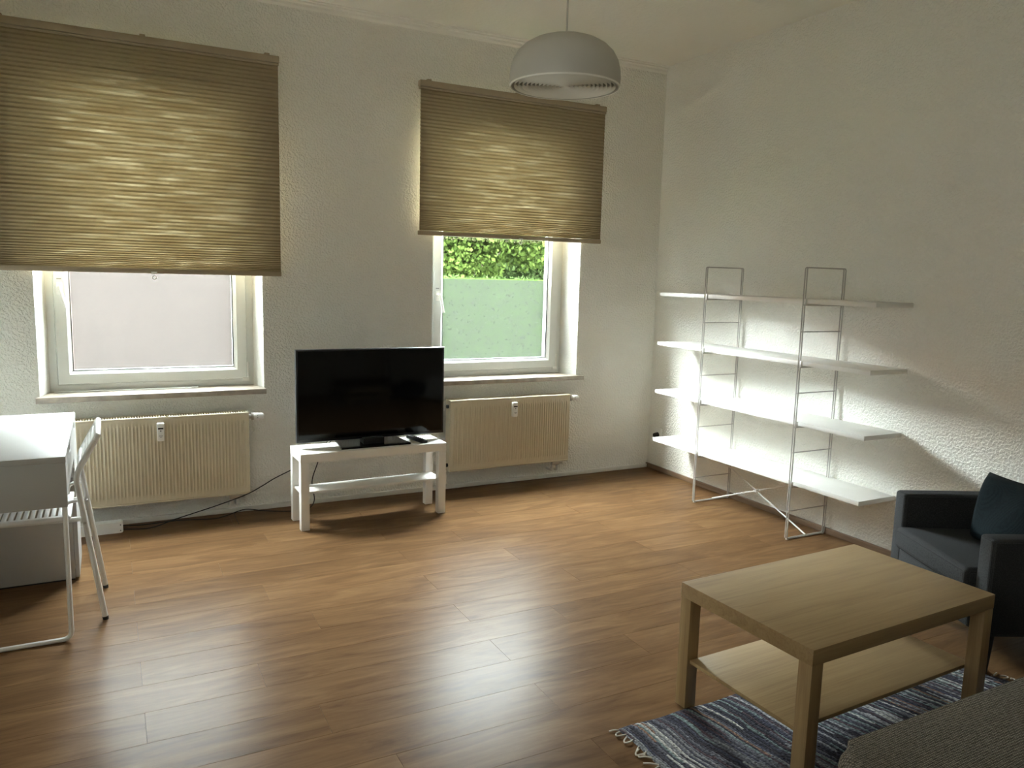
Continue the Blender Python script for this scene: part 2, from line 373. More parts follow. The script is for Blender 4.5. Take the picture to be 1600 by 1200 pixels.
# ------------------------------------------------------------------ windows
def make_window(name, Wd, label, hz):
    root = empty(name, (0, 0, 0)); struct(root, label, 'window')
    f0, f1 = Wd['f0'], Wd['f1']; z0, z1 = ZS, ZT
    q = MB(); q.ring(f0, f1, z0, z1, [(0, YF), (.036, YF), (.044, YF + .008), (.044, YF + .075), (0, YF + .075)])
    q.build('frame', M['upvc'], root, ang=20)
    s0, s1, t0, t1 = f0 + .040, f1 - .040, z0 + .040, z1 - .040
    q = MB(); q.ring(s0, s1, t0, t1, [(0, YF - .012), (.004, YF - .018), (.058, YF - .018), (.072, YF - .002), (.078, YF + .006), (.078, YF + .06), (0, YF + .06)])
    sash = q.build('sash', M['upvc'], root, ang=15)
    q = MB(); q.ring(s0 + .0755, s1 - .0755, t0 + .0755, t1 - .0755, [(0, YF + .004), (.006, YF + .004), (.006, YF + .012), (0, YF + .012)])
    q.build('gasket', M['gasket'], sash)
    g0, g1, h0, h1 = s0 + .079, s1 - .079, t0 + .079, t1 - .079
    q = MB(); q.box(g0, g1, YF + .018, YF + .042, h0, h1); q.build('glass_pane', M['glass'], sash, smooth=False)
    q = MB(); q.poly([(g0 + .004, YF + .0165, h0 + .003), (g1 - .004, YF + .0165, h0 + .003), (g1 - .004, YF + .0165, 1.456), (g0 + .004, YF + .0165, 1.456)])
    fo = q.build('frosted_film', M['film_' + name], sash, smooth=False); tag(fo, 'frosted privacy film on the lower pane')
    # lever handle on the left stile
    hx = s0 + .030; hy = YF - .018
    q = MB(); q.box(hx - .015, hx + .015, hy - .010, hy, hz - .035, hz + .035, .004)
    ha = q.build('handle', M['whiteplastic'], root)
    q = MB(); q.cyl((hx, hy - .008, hz + .008), (hx, hy - .045, hz + .008), .010, 12)
    q.tube(fillet([(hx, hy - .045, hz + .012), (hx + .010, hy - .048, hz - .02), (hx + .030, hy - .046, hz - .112)], .02), [.011] * 8 + [.009], 10, flat=.75)
    q.build('lever', M['whiteplastic'], ha)
    q = MB(); q.box(hx - .012, hx + .012, hy - .0015, hy, hz + .050, hz + .056); q.build('latch_mark', M['greymark'], ha)
    # hinge at the lower right corner
    q = MB(); q.cyl((s1 + .004, YF - .016, t0 + .010), (s1 + .004, YF - .016, t0 + .105), .007, 10); q.box(s1 - .03, s1 + .012, YF - .024, YF - .016, t0 - .012, t0 + .010, .003)
    q.build('hinge', M['whiteplastic'], root)
    # stone sill with a nose wider than the opening
    q = MB(); q.box(Wd['x0'] - .018, Wd['x1'] + (.006 if name == 'window_1' else .045), -.045, 0, ZB - .002, ZS, .003)
    q.prism([(Wd['x0'] + .001, -.0005), (Wd['x1'] - .001, -.0005), (f1 - .001, YF + .01), (f0 + .001, YF + .01)], ZB - .002, ZS)
    q.build('window_sill', M['marble'], root)
    return root
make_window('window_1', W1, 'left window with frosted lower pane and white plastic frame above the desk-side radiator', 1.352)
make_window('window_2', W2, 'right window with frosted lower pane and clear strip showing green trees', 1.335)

w3 = struct(empty('fill_window', (X0 - .14, (W3[0] + W3[1]) / 2, 0)), 'tinted window added unseen in the left wall as fill light', 'window')  # added out of view to brighten the walls
q = MB(); q.ring(-1.0, 1.0, W3[2], W3[3], [(0, -.035), (.07, -.035), (.08, -.02), (.08, .035), (0, .035)]); q.xf(Matrix.Rotation(PI / 2, 4, 'Z')); q.build('frame', M['upvc'], w3)
M['tint'] = glass_mat('fill_window_glass', (FILL_TINT, FILL_TINT * .985, FILL_TINT * .92, 1))
q = MB(); q.box(-.012, .012, -.92, .92, W3[2] + .08, W3[3] - .08); q.build('glass_pane', M['tint'], w3, smooth=False)

# ------------------------------------------------------------------ outdoors
GZ = -1.3
M['grass'] = paint('grass', (.012, .02, .006), .9, var=.35, vscale=3)
M['facade'] = paint('pink_render', (.024, .015, .011), .9, var=.06, vscale=2)
M['rooftile'] = paint('roof_tile', (.10, .04, .025), .8, var=.2, vscale=8)
M['housewin'] = paint('house_glass', (.02, .025, .03), .1)
M['bark'] = paint('bark', (.06, .045, .03), .9, var=.3, vscale=9)
q = MB(); q.grid([[(x, y, GZ + .05 * math.sin(x * .7) * math.cos(y * .5)) for y in np.linspace(.6, 45, 16)] for x in np.linspace(-35, 35, 16)])
struct(q.build('ground', M['grass']), 'green lawn outside the windows', 'lawn')
def leafmat(name, c, c2):
    m, nt, bb = new_mat(name); L = nt.links.new
    g = nd(nt, 'ShaderNodeNewGeometry'); r = ramp(nt, [(0, c2), (.5, c), (1, tuple(min(1, v * 1.5) for v in c))]); L(g.outputs['Random Per Island'], r.inputs[0])
    t = nd(nt, 'ShaderNodeBsdfTranslucent'); L(r.outputs[0], t.inputs[0]); L(r.outputs[0], bb.inputs['Base Color']); bb.inputs['Roughness'].default_value = .8; bb.inputs['Specular IOR Level'].default_value = .0
    x = nd(nt, 'ShaderNodeMixShader'); x.inputs[0].default_value = .35; o = nt.nodes['Material Output']
    L(bb.outputs[0], x.inputs[1]); L(t.outputs[0], x.inputs[2]); L(x.outputs[0], o.inputs[0]); return m
def tree(loc, h, rad, n, mat, label, group=None, leaf=.11, zc=None, squash=.8, sub=24):
    root = empty('tree', loc); tag(root, label, 'tree', group)
    zc = zc if zc is not None else h - rad * squash
    q = MB(); q.tube([(0, 0, 0), (.05, 0, zc * .5), (0, .06, zc)], [rad * .07, rad * .055, rad * .035], 10)
    for i in range(9):
        a = i * 2.4; e = Vector((math.cos(a), math.sin(a), .5 + .3 * math.sin(i * 3.3))) * rad * .75
        q.tube([(0, .03, zc * (.6 + .04 * i)), Vector((0, .03, zc * (.65 + .04 * i))) + e * .5, Vector((0, .03, zc * .8)) + e], [rad * .03, rad * .02, rad * .006], 6)
    q.build('trunk', M['bark'], root)
    cl = rng.normal(size=(sub, 3)); cl /= np.linalg.norm(cl, axis=1)[:, None]; cl *= (rng.random((sub, 1)) ** .4) * rad * .78; cl[:, 2] *= squash
    cr = rad * (.24 + .2 * rng.random(sub))
    idx = rng.integers(0, sub, n); d = rng.normal(size=(n, 3)); d /= np.linalg.norm(d, axis=1)[:, None]
    P = cl[idx] + d * (cr[idx] * (.55 + .5 * rng.random(n)))[:, None]; P[:, 2] += zc
    ax = rng.normal(size=(n, 3)) + np.array([0, 0, -.5]); ax /= np.linalg.norm(ax, axis=1)[:, None]
    sd = np.cross(ax, rng.normal(size=(n, 3))); sd /= np.linalg.norm(sd, axis=1)[:, None]
    ln = leaf * (.6 + .8 * rng.random(n))[:, None]; wd = ln * .32
    V = np.stack([P, P + ax * ln * .5 + sd * wd, P + ax * ln, P + ax * ln * .5 - sd * wd], 1).reshape(-1, 3)
    me = bpy.data.meshes.new('foliage'); me.vertices.add(n * 4); me.vertices.foreach_set('co', V.ravel())
    me.loops.add(n * 4); me.loops.foreach_set('vertex_index', np.arange(n * 4)); me.polygons.add(n); me.polygons.foreach_set('loop_start', np.arange(n) * 4); me.polygons.foreach_set('loop_total', np.full(n, 4)); me.update(); me.validate()
    me.materials.append(mat); o = bpy.data.objects.new('foliage', me); C.objects.link(o); o.parent = root; o['kind'] = 'stuff'
lm1 = leafmat('leaf_bright', (.0165, .0245, .0055), (.0058, .0105, .0022)); lm2 = leafmat('leaf_dark', (.012, .018, .0062), (.0042, .0074, .0022))
tree((2.65, 9.6, GZ), 8.4, 2.2, 90000, lm1, 'tall bright yellow-green tree standing nearest outside the right window', leaf=.095, zc=4.5, squash=1.75, sub=70)
tree((7.4, 14.6, GZ), 9.0, 4.0, 90000, lm2, 'large mid-green tree to the right behind the bright one', leaf=.13, zc=4.6, sub=50)
tree((3.6, 24.5, GZ), 9.0, 4.2, 40000, lm2, 'darker tree far back between the two nearer trees', leaf=.16, zc=4.4, sub=40)
hd = empty('hedge', (4.3, 6.6, GZ)); tag(hd, 'clipped green hedge blurred behind the frosted film of the right window', 'hedge')
n = 50000; P = rng.random((n, 3)) * np.array([7.5, 1.0, 2.76]) - np.array([3.75, .5, 0])
ax = rng.normal(size=(n, 3)); ax /= np.linalg.norm(ax, axis=1)[:, None]; sd = np.cross(ax, rng.normal(size=(n, 3))); sd /= np.linalg.norm(sd, axis=1)[:, None]
V = np.stack([P, P + ax * .03 + sd * .014, P + ax * .06, P + ax * .03 - sd * .014], 1).reshape(-1, 3)
me = bpy.data.meshes.new('foliage'); me.from_pydata(V.tolist(), [], np.arange(n * 4).reshape(-1, 4).tolist()); me.materials.append(lm2)
o = bpy.data.objects.new('foliage', me); C.objects.link(o); o.parent = hd; o['kind'] = 'stuff'
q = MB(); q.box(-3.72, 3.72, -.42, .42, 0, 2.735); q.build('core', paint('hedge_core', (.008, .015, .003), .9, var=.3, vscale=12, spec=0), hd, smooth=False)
hs = empty('house', (-6.6, 11.5, GZ)); tag(hs, 'pink rendered house with tiled roof across the lawn', 'house')
q = MB(); q.box(-6, 6, 0, 7, 0, 5.2); q.build('wall', M['facade'], hs, smooth=False)
q = MB(); q.prism([(-.5, 5.1), (7.5, 5.1), (3.5, 7.4)], -6.4, 6.4, axis='x'); q.build('roof', M['rooftile'], hs, smooth=False)
for i in range(4):
    for zz in (.9, 3.4):
        x = (-5.0, -3.2, -1.4, .4)[i]
        q = MB(); q.ring(x - .6, x + .6, zz, zz + 1.4, [(0, -.05), (.08, -.05), (.08, .02), (0, .02)]); wf = q.build('window_frame', M['upvc'], hs)
        q = MB(); q.box(x - .54, x + .54, -.02, -.01, zz + .06, zz + 1.34); q.build('pane', M['housewin'], wf, smooth=False)

sky_blocker = empty('house', (-13.0, 5.5, GZ)); tag(sky_blocker, 'unseen flat-roofed dark building added at the left to block low sky', 'house')  # added out of view to keep low sky light off the right wall
q = MB(); q.box(-3, 3, -4.2, 4.2, 0, 8.6); q.build('wall', M['facade'], sky_blocker, smooth=False)
q = MB(); q.box(-3.2, 3.2, -4.4, 4.4, 8.6, 8.85); q.build('roof', M['rooftile'], sky_blocker, smooth=False)
for i in range(3):
    for zz in (.9, 3.5, 6.1):
        y = -2.6 + 2.6 * i
        q = MB(); q.ring(-.6, .6, zz, zz + 1.4, [(0, -.05), (.08, -.05), (.08, .02), (0, .02)]); q.xf(Matrix.Translation((3, y, 0)) @ Matrix.Rotation(PI / 2, 4, 'Z')); wf = q.build('window_frame', M['upvc'], sky_blocker)
        q = MB(); q.box(3.005, 3.015, y - .54, y + .54, zz + .06, zz + 1.34); q.build('pane', M['housewin'], wf, smooth=False)

# ------------------------------------------------------------------ pleated blinds
def make_blind(x0, x1, z0, z1, label, ringx):
    yb = -.045; xc = (x0 + x1) / 2
    root = empty('pleated_blind', (xc, yb, z0)); tag(root, label, 'blind', 'pleated blinds')
    hw = (x1 - x0) / 2; hh = z1 - z0
    q = MB(); q.box(-hw - .006, hw + .006, -.022, .022, hh - .038, hh, .004); q.box(-hw - .004, hw + .004, -.020, .020, hh - .052, hh - .040, .003)
    q.build('head_rail', M['bronze'], root)
    q = MB(); q.box(-hw - .002, hw + .002, -.020, .020, 0, .028, .004); q.build('bottom_rail', M['bronze'], root)
    # cloth: loosely hanging pleats, bunched towards the bottom rail
    zz = [hh - .050]; p = .0225
    while zz[-1] > .030:
        fr = (zz[-1] - .03) / (hh - .08)
        pitch = .0225 if fr > .24 else .0085 + .014 * fr / .24
        zz.append(zz[-1] - pitch / 2)
    nx = 2; P = []
    for i, z in enumerate(zz):
        y = (-.0125 if i % 2 else -.0072) + .001 * math.sin(i * 1.7)
        P.append([(-hw + 2 * hw * j / nx, y, max(z, .027)) for j in range(nx + 1)])
    q = MB(); q.grid(P); q.build('pleated_cloth', M['blind'], root, smooth=False)
    for sx in (-hw + .06, 0, hw - .06):
        q = MB(); q.box(sx - .014, sx + .014, -.010, .044, hh - .002, hh + .012, .002); q.build('bracket', M['bronze'], root)
    q = MB(); rx = ringx - xc
    q.box(rx - .015, rx + .015, -.022, -.017, -.002, .010, .001)
    q.tube([(rx, -.020, 0), (rx, -.020, -.012)], .0015, 6)
    q.tube([(rx + .010 * math.cos(t), -.020, -.022 + .010 * math.sin(t)) for t in np.linspace(0, 2 * PI, 16, endpoint=False)], .0022, 6, closed=True)
    q.build('pull_ring', M['whiteplastic'], root)
make_blind(-4.285, -2.862, 1.4468, 2.7126, 'wide beige pleated blind lowered over the left window', -3.558)
make_blind(-1.980, -.575, 1.7359, 2.7012, 'shorter beige pleated blind over the right window, its lower half left open', -1.238)

# ------------------------------------------------------------------ radiators
def make_radiator(x0, x1, z0, z1, label, meter_x):
    root = empty('radiator', ((x0 + x1) / 2, 0, z0)); tag(root, label, 'radiator', 'panel radiators under the windows')
    hw = (x1 - x0) / 2; hh = z1 - z0; yf = -.125; yb = -.045
    nr = round(2 * hw / .0373); pitch = (2 * hw - .03) / nr
    xsn = [-hw]; dep = [0]
    for i in range(nr):
        a = -hw + .015 + i * pitch
        for u, d in ((.06, 0), (.16, 1), (.24, 1), (.34, .15), (.50, .0), (.60, 0), (.66, .9), (.74, .9), (.84, .2), (.94, 0)):
            xsn.append(a + u * pitch); dep.append(d)
    xsn.append(hw); dep.append(0)
    rows = [(0.0, 0), (.032, 0), (.046, 1), (hh - .062, 1), (hh - .046, 0), (hh - .012, 0)]
    q = MB(); q.grid([[(x, yf - .006 * d * s, z) for z, s in rows] for x, d in zip(xsn, dep)])
    # rolled rims and sides
    q.box(-hw, hw, yf - .001, yf + .012, -.012, .0, .003); q.box(-hw, hw, yf - .001, yf + .010, hh - .013, hh, .003)
    q.build('front_panel', M['radiator'], root, ang=50)
    for sx in (-hw - .002, hw - .001):
        q = MB(); q.box(sx, sx + .003, yf, yb, -.012, hh, .001); q.build('side_panel', M['radiator'], root)
    q = MB(); q.box(-hw + .002, hw - .002, yb - .012, yb, -.01, hh - .01); q.box(-hw + .003, hw - .003, yf + .012, yb - .013, .01, hh - .03); q.build('core', M['raddark'], root, smooth=False)
    q = MB(); n = int(2 * hw / .0136)
    for i in range(n):
        a = -hw + .008 + i * (2 * hw - .016) / (n - 1)
        q.box(a - .0032, a + .0032, yf + .010, yb - .002, hh - .009, hh - .002)
    q.box(-hw, hw, yb - .010, yb, hh - .012, hh + .002, .002)
    q.build('top_grille', M['radiator'], root, smooth=False)
    for sx in (-hw * .7, hw * .7):
        q = MB(); q.box(sx - .02, sx + .02, yb, -.003, .04, hh - .05); q.build('wall_bracket', M['radiator'], root, smooth=False)
    # heat meter
    mx = meter_x - (x0 + x1) / 2; mz = hh * .83
    q = MB(); q.box(mx - .019, mx + .019, yf - .034, yf - .001, mz - .052, mz + .052, .006); hm = q.build('heat_meter', M['whiteplastic'], root)
    q = MB(); q.box(mx - .014, mx + .014, yf - .0348, yf - .033, mz + .018, mz + .026); q.build('display', M['black'], hm)
    q = MB(); q.cyl((mx, yf - .0335, mz + .008), (mx, yf - .0347, mz + .008), .0035, 10); q.build('button', M['black'], hm)
    q = MB(); q.box(mx - .010, mx + .010, yf - .0345, yf - .0338, mz - .022, mz - .019); q.box(mx - .006, mx + .006, yf - .0345, yf - .0338, mz - .029, mz - .027); q.build('print', M['greymark'], hm)
    # thermostat head, right end
    zt = hh - .033; y = -.088
    q = MB(); q.cyl((hw + .001, y, zt), (hw + .020, y, zt), .014, 14); q.cyl((hw + .022, y, zt), (hw + .034, y, zt), .023, 20); va = q.build('valve', M['chrome'], root)
    q = MB(); q.tube([(hw + .034, y, zt), (hw + .040, y, zt), (hw + .085, y, zt), (hw + .092, y, zt)], [.020, .022, .020, .015], 20); th = q.build('thermostat_head', M['whiteplastic'], va)
    q = MB()
    for s in (-.006, .006): q.box(hw + .052, hw + .058, y - .0225, y - .018, zt + s - .002, zt + s + .002)
    q.build('dial_mark', M['greymark'], va)
    for zz in (hh - .045, .03):
        q = MB(); q.cyl((-hw - .014, y, zz), (-hw, y, zz), .013, 12); q.build('plug', M['blackmatte'], root)
    # lower connection, two pipes into the skirting
    q = MB(); a = hw - .085
    q.box(a - .030, a + .028, y - .012, y + .012, -.045, -.014, .003); q.cyl((a + .028, y, -.028), (a + .055, y, -.028), .011, 12); q.build('lower_valve', M['chrome'], root)
    for d in (-.022, .018):
        q = MB(); q.tube(fillet([(a + d, y, -.03), (a + d, y, -.085), (a + d, -.004, -.085)], .02), .0095, 10); q.build('pipe', M['whitemetal'], root)
make_radiator(-4.085, -3.077, .152, .640, 'longer cream ribbed radiator under the left window beside the desk', -3.559)
make_radiator(-1.770, -.829, .160, .642, 'shorter cream ribbed radiator under the right window beside the television bench', -1.292)

# ------------------------------------------------------------------ side-table family
def lack(name, loc, rz, L, W, HT, top_m, leg_m, shelf_z, label, cat, t=.05, lg=.05):
    root = empty(name, loc, rz); tag(root, label, cat)
    q = MB(); q.box(0, L, 0, W, HT - t, HT, .0012); q.build('table_top', top_m, root)
    for (a, c) in ((0, 0), (L - lg, 0), (0, W - lg), (L - lg, W - lg)):
        q = MB(); q.box(-lg / 2 + .001, lg / 2 - .001, -lg / 2 + .001, lg / 2 - .001, 0, HT - t, .001); q.build('leg', leg_m, root, loc=(a + lg / 2, c + lg / 2, 0))
    q = MB(); q.box(.012, L - .012, lg, W - lg, shelf_z - .013, shelf_z, .0008); q.build('shelf', top_m, root)
    return root
lack('coffee_table', (-2.0527, -3.4506, .0065), math.radians(1.88), .908, .555, .445, M['oak'], M['oakleg'], .178,
     'light oak low coffee table with a lower shelf, standing on the striped rug', 'table')
lack('tv_bench', (-2.8613, -.5349, 0), math.radians(1.13), .90, .26, .45, M['white'], M['white'], .215,
     'low white bench with a lower shelf carrying the television', 'bench')

# ------------------------------------------------------------------ television and remote
tv = empty('television', (-2.3900, -.37, .45)); tag(tv, 'flat black switched-off television on the white bench', 'television')
tv.rotation_euler = (0, 0, math.radians(.8))
q = MB(); q.box(-.462, .462, -.018, .012, .036, .582, .004); q.box(-.40, .40, .012, .045, .09, .42, .012); q.build('housing', M['black'], tv)
q = MB(); q.box(-.451, .451, -.0195, -.017, .054, .572, .0005); q.build('screen', M['gloss'], tv)
q = MB(); q.ring(-.4635, .4635, .0345, .5835, [(0, -.012), (.0025, -.0165), (.003, .004), (0, .006)]); q.build('edge_trim', paint('tv_edge', (.05, .05, .055), .3), tv)
q = MB(); q.box(-.020, .020, -.0205, -.0185, .0415, .0455, .0004); q.build('maker_mark', M['chrome'], tv)
q = MB(); q.prism([(-.225, -.118), (.205, -.118), (.185, .115), (-.200, .115)], 0, .010); q.build('stand_base', M['gloss'], tv)
q = MB(); q.prism([(-.075, -.06), (.055, -.06), (.05, .03), (-.07, .03)], .010, .045); q.box(-.07, .05, -.01, .025, .03, .12, .006); q.build('stand_neck', M['black'], tv)
rc = empty('remote_control', (-2.112, -.395, .45), math.radians(10)); tag(rc, 'slim black remote control lying on the white bench', 'remote')
q = MB(); q.box(-.022, .022, -.098, .098, 0, .018, .006, 3); q.build('body', M['black'], rc)
for i in range(6):
    for j in range(3):
        q = MB(); q.cyl((-.012 + j * .012, -.05 + i * .024, .0175), (-.012 + j * .012, -.05 + i * .024, .0195), .004, 8); q.build('button', M['greymark'] if (i == 5 and j == 0) else M['blackmatte'], rc)

# ------------------------------------------------------------------ shelving unit
su = empty('shelving_unit', (-.17, -1.33, 0)); tag(su, 'open white wire-framed shelving unit with four long boards against the right wall', 'shelf')
ox, oy = .17, 1.33
for yu in (-.947, -1.763):
    yl = yu + oy; xf, xb = -.331 + ox, -.022 + ox
    q = MB()
    for dy in (-.007, .007):
        q.tube(fillet([(xf, yl + dy, .006), (xf, yl + dy, 1.575), (xb, yl + dy, 1.575), (xb, yl + dy, .006)], .012, 4, True), .0036, 8, closed=True)
    up = q.build('upright', M['shelfmetal'], su)
    for z in (1.216, .866, .519, .172):
        q = MB(); q.tube([(xf, yl, z), (xb, yl, z)], .0034, 8)
        for xx in (xf, xb): q.tube([(xx, yl - .010, z), (xx, yl + .010, z)], .003, 6)
        q.build('rung', M['shelfmetal'], up)
    for z in (1.3985, 1.0466, .699, .3452):
        q = MB(); q.box(xf - .004, xf + .008, yl - .017, yl - .009, z - .030, z + .004, .001); q.box(xf, xb, yl - .004, yl + .004, z - .036, z - .026); q.build('shelf_clip', M['chrome'], up)
    for xx in (xf + .01, xb - .01):
        q = MB(); q.cyl((xx, yl, 0), (xx, yl, .006), .009, 10); q.build('foot', M['whiteplastic'], up)
for z in (1.3985, 1.0466, .699, .3452):
    q = MB(); q.box(-.315 + ox + .018, -.004 + ox, -2.2012 + oy, -.4328 + oy, z - .025, z, .001); q.build('shelf_board', M['white'], su)
q = MB(); q.tube([(0.005, -.947 + oy, .012), (.005, -1.763 + oy, .33)], .0045, 8); q.build('cross_brace', M['whitemetal'], su)
q = MB(); q.tube([(-.005, -1.763 + oy, .012), (-.005, -.947 + oy, .33)], .0045, 8); q.build('cross_brace', M['whitemetal'], su)
q = MB(); q.tube([(-.014, -1.355 + oy, .171), (.014, -1.355 + oy, .171)], .010, 12); q.build('brace_joint', M['whitemetal'], su)

# wall socket and its plug
so = empty('wall_socket', (-.0, -.125, .295)); tag(so, 'small white wall socket with a dark plug low in the corner', 'socket')
q = MB(); q.box(-.010, 0, -.041, .041, -.041, .041, .003); q.build('plate', M['whiteplastic'], so)
q = MB(); q.tube([(-.010, 0, -.012), (-.045, 0, -.012)], [.021, .016], 14); q.build('plug', M['blackmatte'], so)

# ------------------------------------------------------------------ desk
XD = -3.965; YN, YFD = -1.5187, -.4857; DD = .50; DH = .7523
dk = empty('desk', (XD - DD / 2, (YN + YFD) / 2, 0)); tag(dk, 'white desk with a cupboard end and a bent metal leg beside the left window', 'desk')
def dl(x, y): return x - (XD - DD / 2), y - (YN + YFD) / 2
x0, y0 = dl(XD - DD, YN); x1, y1 = dl(XD, YFD)
q = MB(); q.box(x0, x1, y0, y1, DH - .024, DH, .0015); q.build('desk_top', M['deskwhite'], dk)
ypn = dl(0, -.822)[1]
za = .552
q = MB(); q.box(x0, x1 - .001, y0 + .0005, y0 + .018, za, DH - .0245, .001); q.build('end_panel', M['deskwhite'], dk)
q = MB(); q.box(x0, x0 + .016, y0 + .018, ypn, za, DH - .0245); q.box(x0 + .016, x1 - .03, y0 + .018, ypn, za + .05, za + .058); q.build('rear_rail', M['deskwhite'], dk)
yd0, yd1 = y0 + .021, ypn - .003
def front(name, ya, yb2, zb, zt):
    yc = (ya + yb2) / 2
    q = MB()
    q.prism([(ya, zb), (yb2, zb), (yb2, zt), (yc + .055, zt), (yc + .035, zt - .026), (yc - .035, zt - .026), (yc - .055, zt), (ya, zt)], x1 - .018, x1 - .001, axis='x')
    return q.build(name, M['deskwhite'], dk)
front('drawer', yd0, yd1, za + .04, DH - .029)
# cupboard pedestal at the far end
q = MB(); q.box(x0, x1 - .020, ypn, ypn + .018, .008, DH - .0245, .001); q.box(x0, x1 - .020, y1 - .018, y1 - .001, .008, DH - .0245, .001)
q.box(x0, x0 + .012, ypn + .018, y1 - .018, .008, DH - .0245); q.box(x0 + .012, x1 - .022, ypn + .018, y1 - .018, .03, .046); q.box(x0 + .012, x1 - .022, ypn + .018, y1 - .018, .47, .486)
q.build('cupboard', M['deskwhite'], dk)
q = MB(); q.box(x0 + .01, x1 - .022, ypn + .004, y1 - .006, 0, .008); q.build('plinth', M['blackmatte'], dk)
front('drawer', ypn + .001, y1 - .002, .50, DH - .029); front('door', ypn + .001, y1 - .002, .012, .496)
# bent metal leg at the near end
yl = y0 + .012
q = MB(); q.tube(fillet([(x0 + .015, yl, za), (x0 + .015, yl, .0096), (x1 - .012, yl, .0096), (x1 - .012, yl, za)], .035, 6), .0095, 8); q.build('leg', M['whitemetal'], dk, ang=25)

# ------------------------------------------------------------------ folding chair
fc = empty('folding_chair', (-4.10, -1.161, 0)); tag(fc, 'white folding chair with slatted seat tucked under the desk', 'chair')
gx, gy = 4.10, 1.161
hy = .183
def A(x, y, z): return (x + gx, y, z)
for s in (-1, 1):
    y = s * hy
    q = MB(); pts = fillet([A(-3.859, y, .012), A(-3.942, y, .630), A(-3.905, y, .705), A(-3.868, y * .97, .772)], .035, 5)
    q.tube(pts, .0112, 12); bl = q.build('back_leg', M['whitemetal'], fc)
    q = MB(); q.tube([A(-3.8575, y, 0), A(-3.8592, y, .014)], .0118, 12); q.build('foot_cap', M['blackmatte'], bl)
    yi = s * (hy - .026)
    q = MB(); q.tube(fillet([A(-3.925, yi, .440), A(-4.335, yi, .450), A(-4.375, yi, .012)], .05, 6), .0105, 12); fl = q.build('front_leg', M['whitemetal'], fc)
    q = MB(); q.tube([A(-4.375, yi, 0), A(-4.3745, yi, .014)], .0115, 12); q.build('foot_cap', M['blackmatte'], fl)
    q = MB(); q.tube([A(-3.917, s * (hy - .03), .432), A(-3.917, s * (hy + .012), .432)], .006, 8); q.build('pivot', M['chrome'], fc)
    # curved seat bracket rising from the seat to the back leg
    q = MB(); q.tube(fillet([A(-3.935, yi, .520), A(-3.985, yi, .515), A(-3.99, yi, .445)], .035, 6), .010, 10, flat=.7); q.build('bracket', M['seatwhite'], fc)
q = MB(); q.tube([A(-4.372, -hy + .026, .03), A(-4.372, hy - .026, .03)], .0085, 10); q.build('front_stretcher', M['whitemetal'], fc)
# seat: rim with slats across
q = MB(); sx0, sx1 = -4.36 + gx, -3.965 + gx; sy = .200
q.box(sx0, sx1, -sy, -sy + .024, .452, .470, .006); q.box(sx0, sx1, sy - .024, sy, .452, .470, .006); q.box(sx0, sx0 + .03, -sy, sy, .452, .470, .006); q.box(sx1 - .035, sx1, -sy, sy, .452, .470, .006)
q.box(sx0, sx1, -.014, .014, .4535, .4685, .003)
seat = q.build('seat', M['seatwhite'], fc)
for i in range(14):
    xx = sx0 + .036 + i * (sx1 - sx0 - .077) / 13
    q = MB(); q.box(-.0075, .0075, -sy + .022, sy - .022, .454, .4685, .002); q.build('slat', M['seatwhite'], seat, loc=(xx, 0, 0))
# backrest panel, leaning, with vertical slots
BT = Matrix.Translation(Vector(A(-3.912, 0, .690))) @ Matrix.Rotation(math.atan2(.074, .14), 4, 'Y')
q = MB(); hb = hy + .004; BZ0, BZ1 = -.040, .128
q.box(-.011, .013, -hb, hb, BZ0, BZ0 + .022, .008, 3, BT); q.box(-.011, .013, -hb, hb, BZ1 - .026, BZ1, .010, 3, BT)
for sy2 in (-1, 1): q.box(-.011, .013, sy2 * hb - (.022 if sy2 > 0 else 0), sy2 * hb + (0 if sy2 > 0 else .022), BZ0, BZ1, .008, 3, BT)
for i in range(4):
    zc_ = BZ0 + .038 + i * .0275; q.box(-.008, .010, -hb + .015, hb - .015, zc_ - .0085, zc_ + .0085, .003, 1, BT)
q.build('backrest', M['seatwhite'], fc)

# ------------------------------------------------------------------ pendant lamp
LZ = 2.172
pl = empty('pendant_lamp', (-2.2817, -2.3453, LZ)); tag(pl, 'pale domed pendant lamp with concentric rings hanging from the ceiling', 'lamp')
prof = [(.198, 0), (.2005, .006), (.2025, .03), (.200, .06), (.192, .09), (.176, .118), (.152, .141), (.122, .158), (.088, .170), (.05, .177), (.014, .180)]
inn = [(max(r - .003, .012), z - .002 if z > .05 else z) for r, z in reversed(prof)]
q = MB(); q.lathe(prof + inn, 72, closed=True); q.build('shade', M['lamp'], pl, ang=60)
for i in range(12):
    r0 = .183 - i * .0150
    q = MB(); q.lathe([(r0, .001), (r0 + .0018, .0), (r0 + .0004, .015), (r0 - .0010, .015)], 64, closed=True); q.build('ring', M['lampring'], pl, ang=60)
q = MB()
for a in (0, PI / 3, 2 * PI / 3):
    d = Vector((math.cos(a), math.sin(a), 0)); q.tube([d * -.196 + Vector((0, 0, .016)), d * .196 + Vector((0, 0, .016))], .0016, 6)
q.build('ring_support', M['lampring'], pl)
q = MB(); q.lathe([(.1965, .004), (.1995, -.001), (.2015, .004), (.199, .007)], 72, closed=True); q.build('rim', M['lampring'], pl, ang=60)
q = MB(); q.lathe([(0, .115), (.025, .105), (.036, .08), (.030, .055), (.0, .042)], 24); q.lathe([(.02, .175), (.02, .105)], 16); q.build('bulb', M['lampring'], pl)
q = MB(); q.lathe([(.0, .195), (.004, .195), (.0105, .183), (.0125, .178), (0, .178)], 20); q.build('cord_grip', M['lamp'], pl)
q = MB(); q.tube([(0, 0, .185), (.002, 0, .45), (.001, 0, H - LZ - .02)], .0034, 8); q.build('cord', M['lamp'], pl)
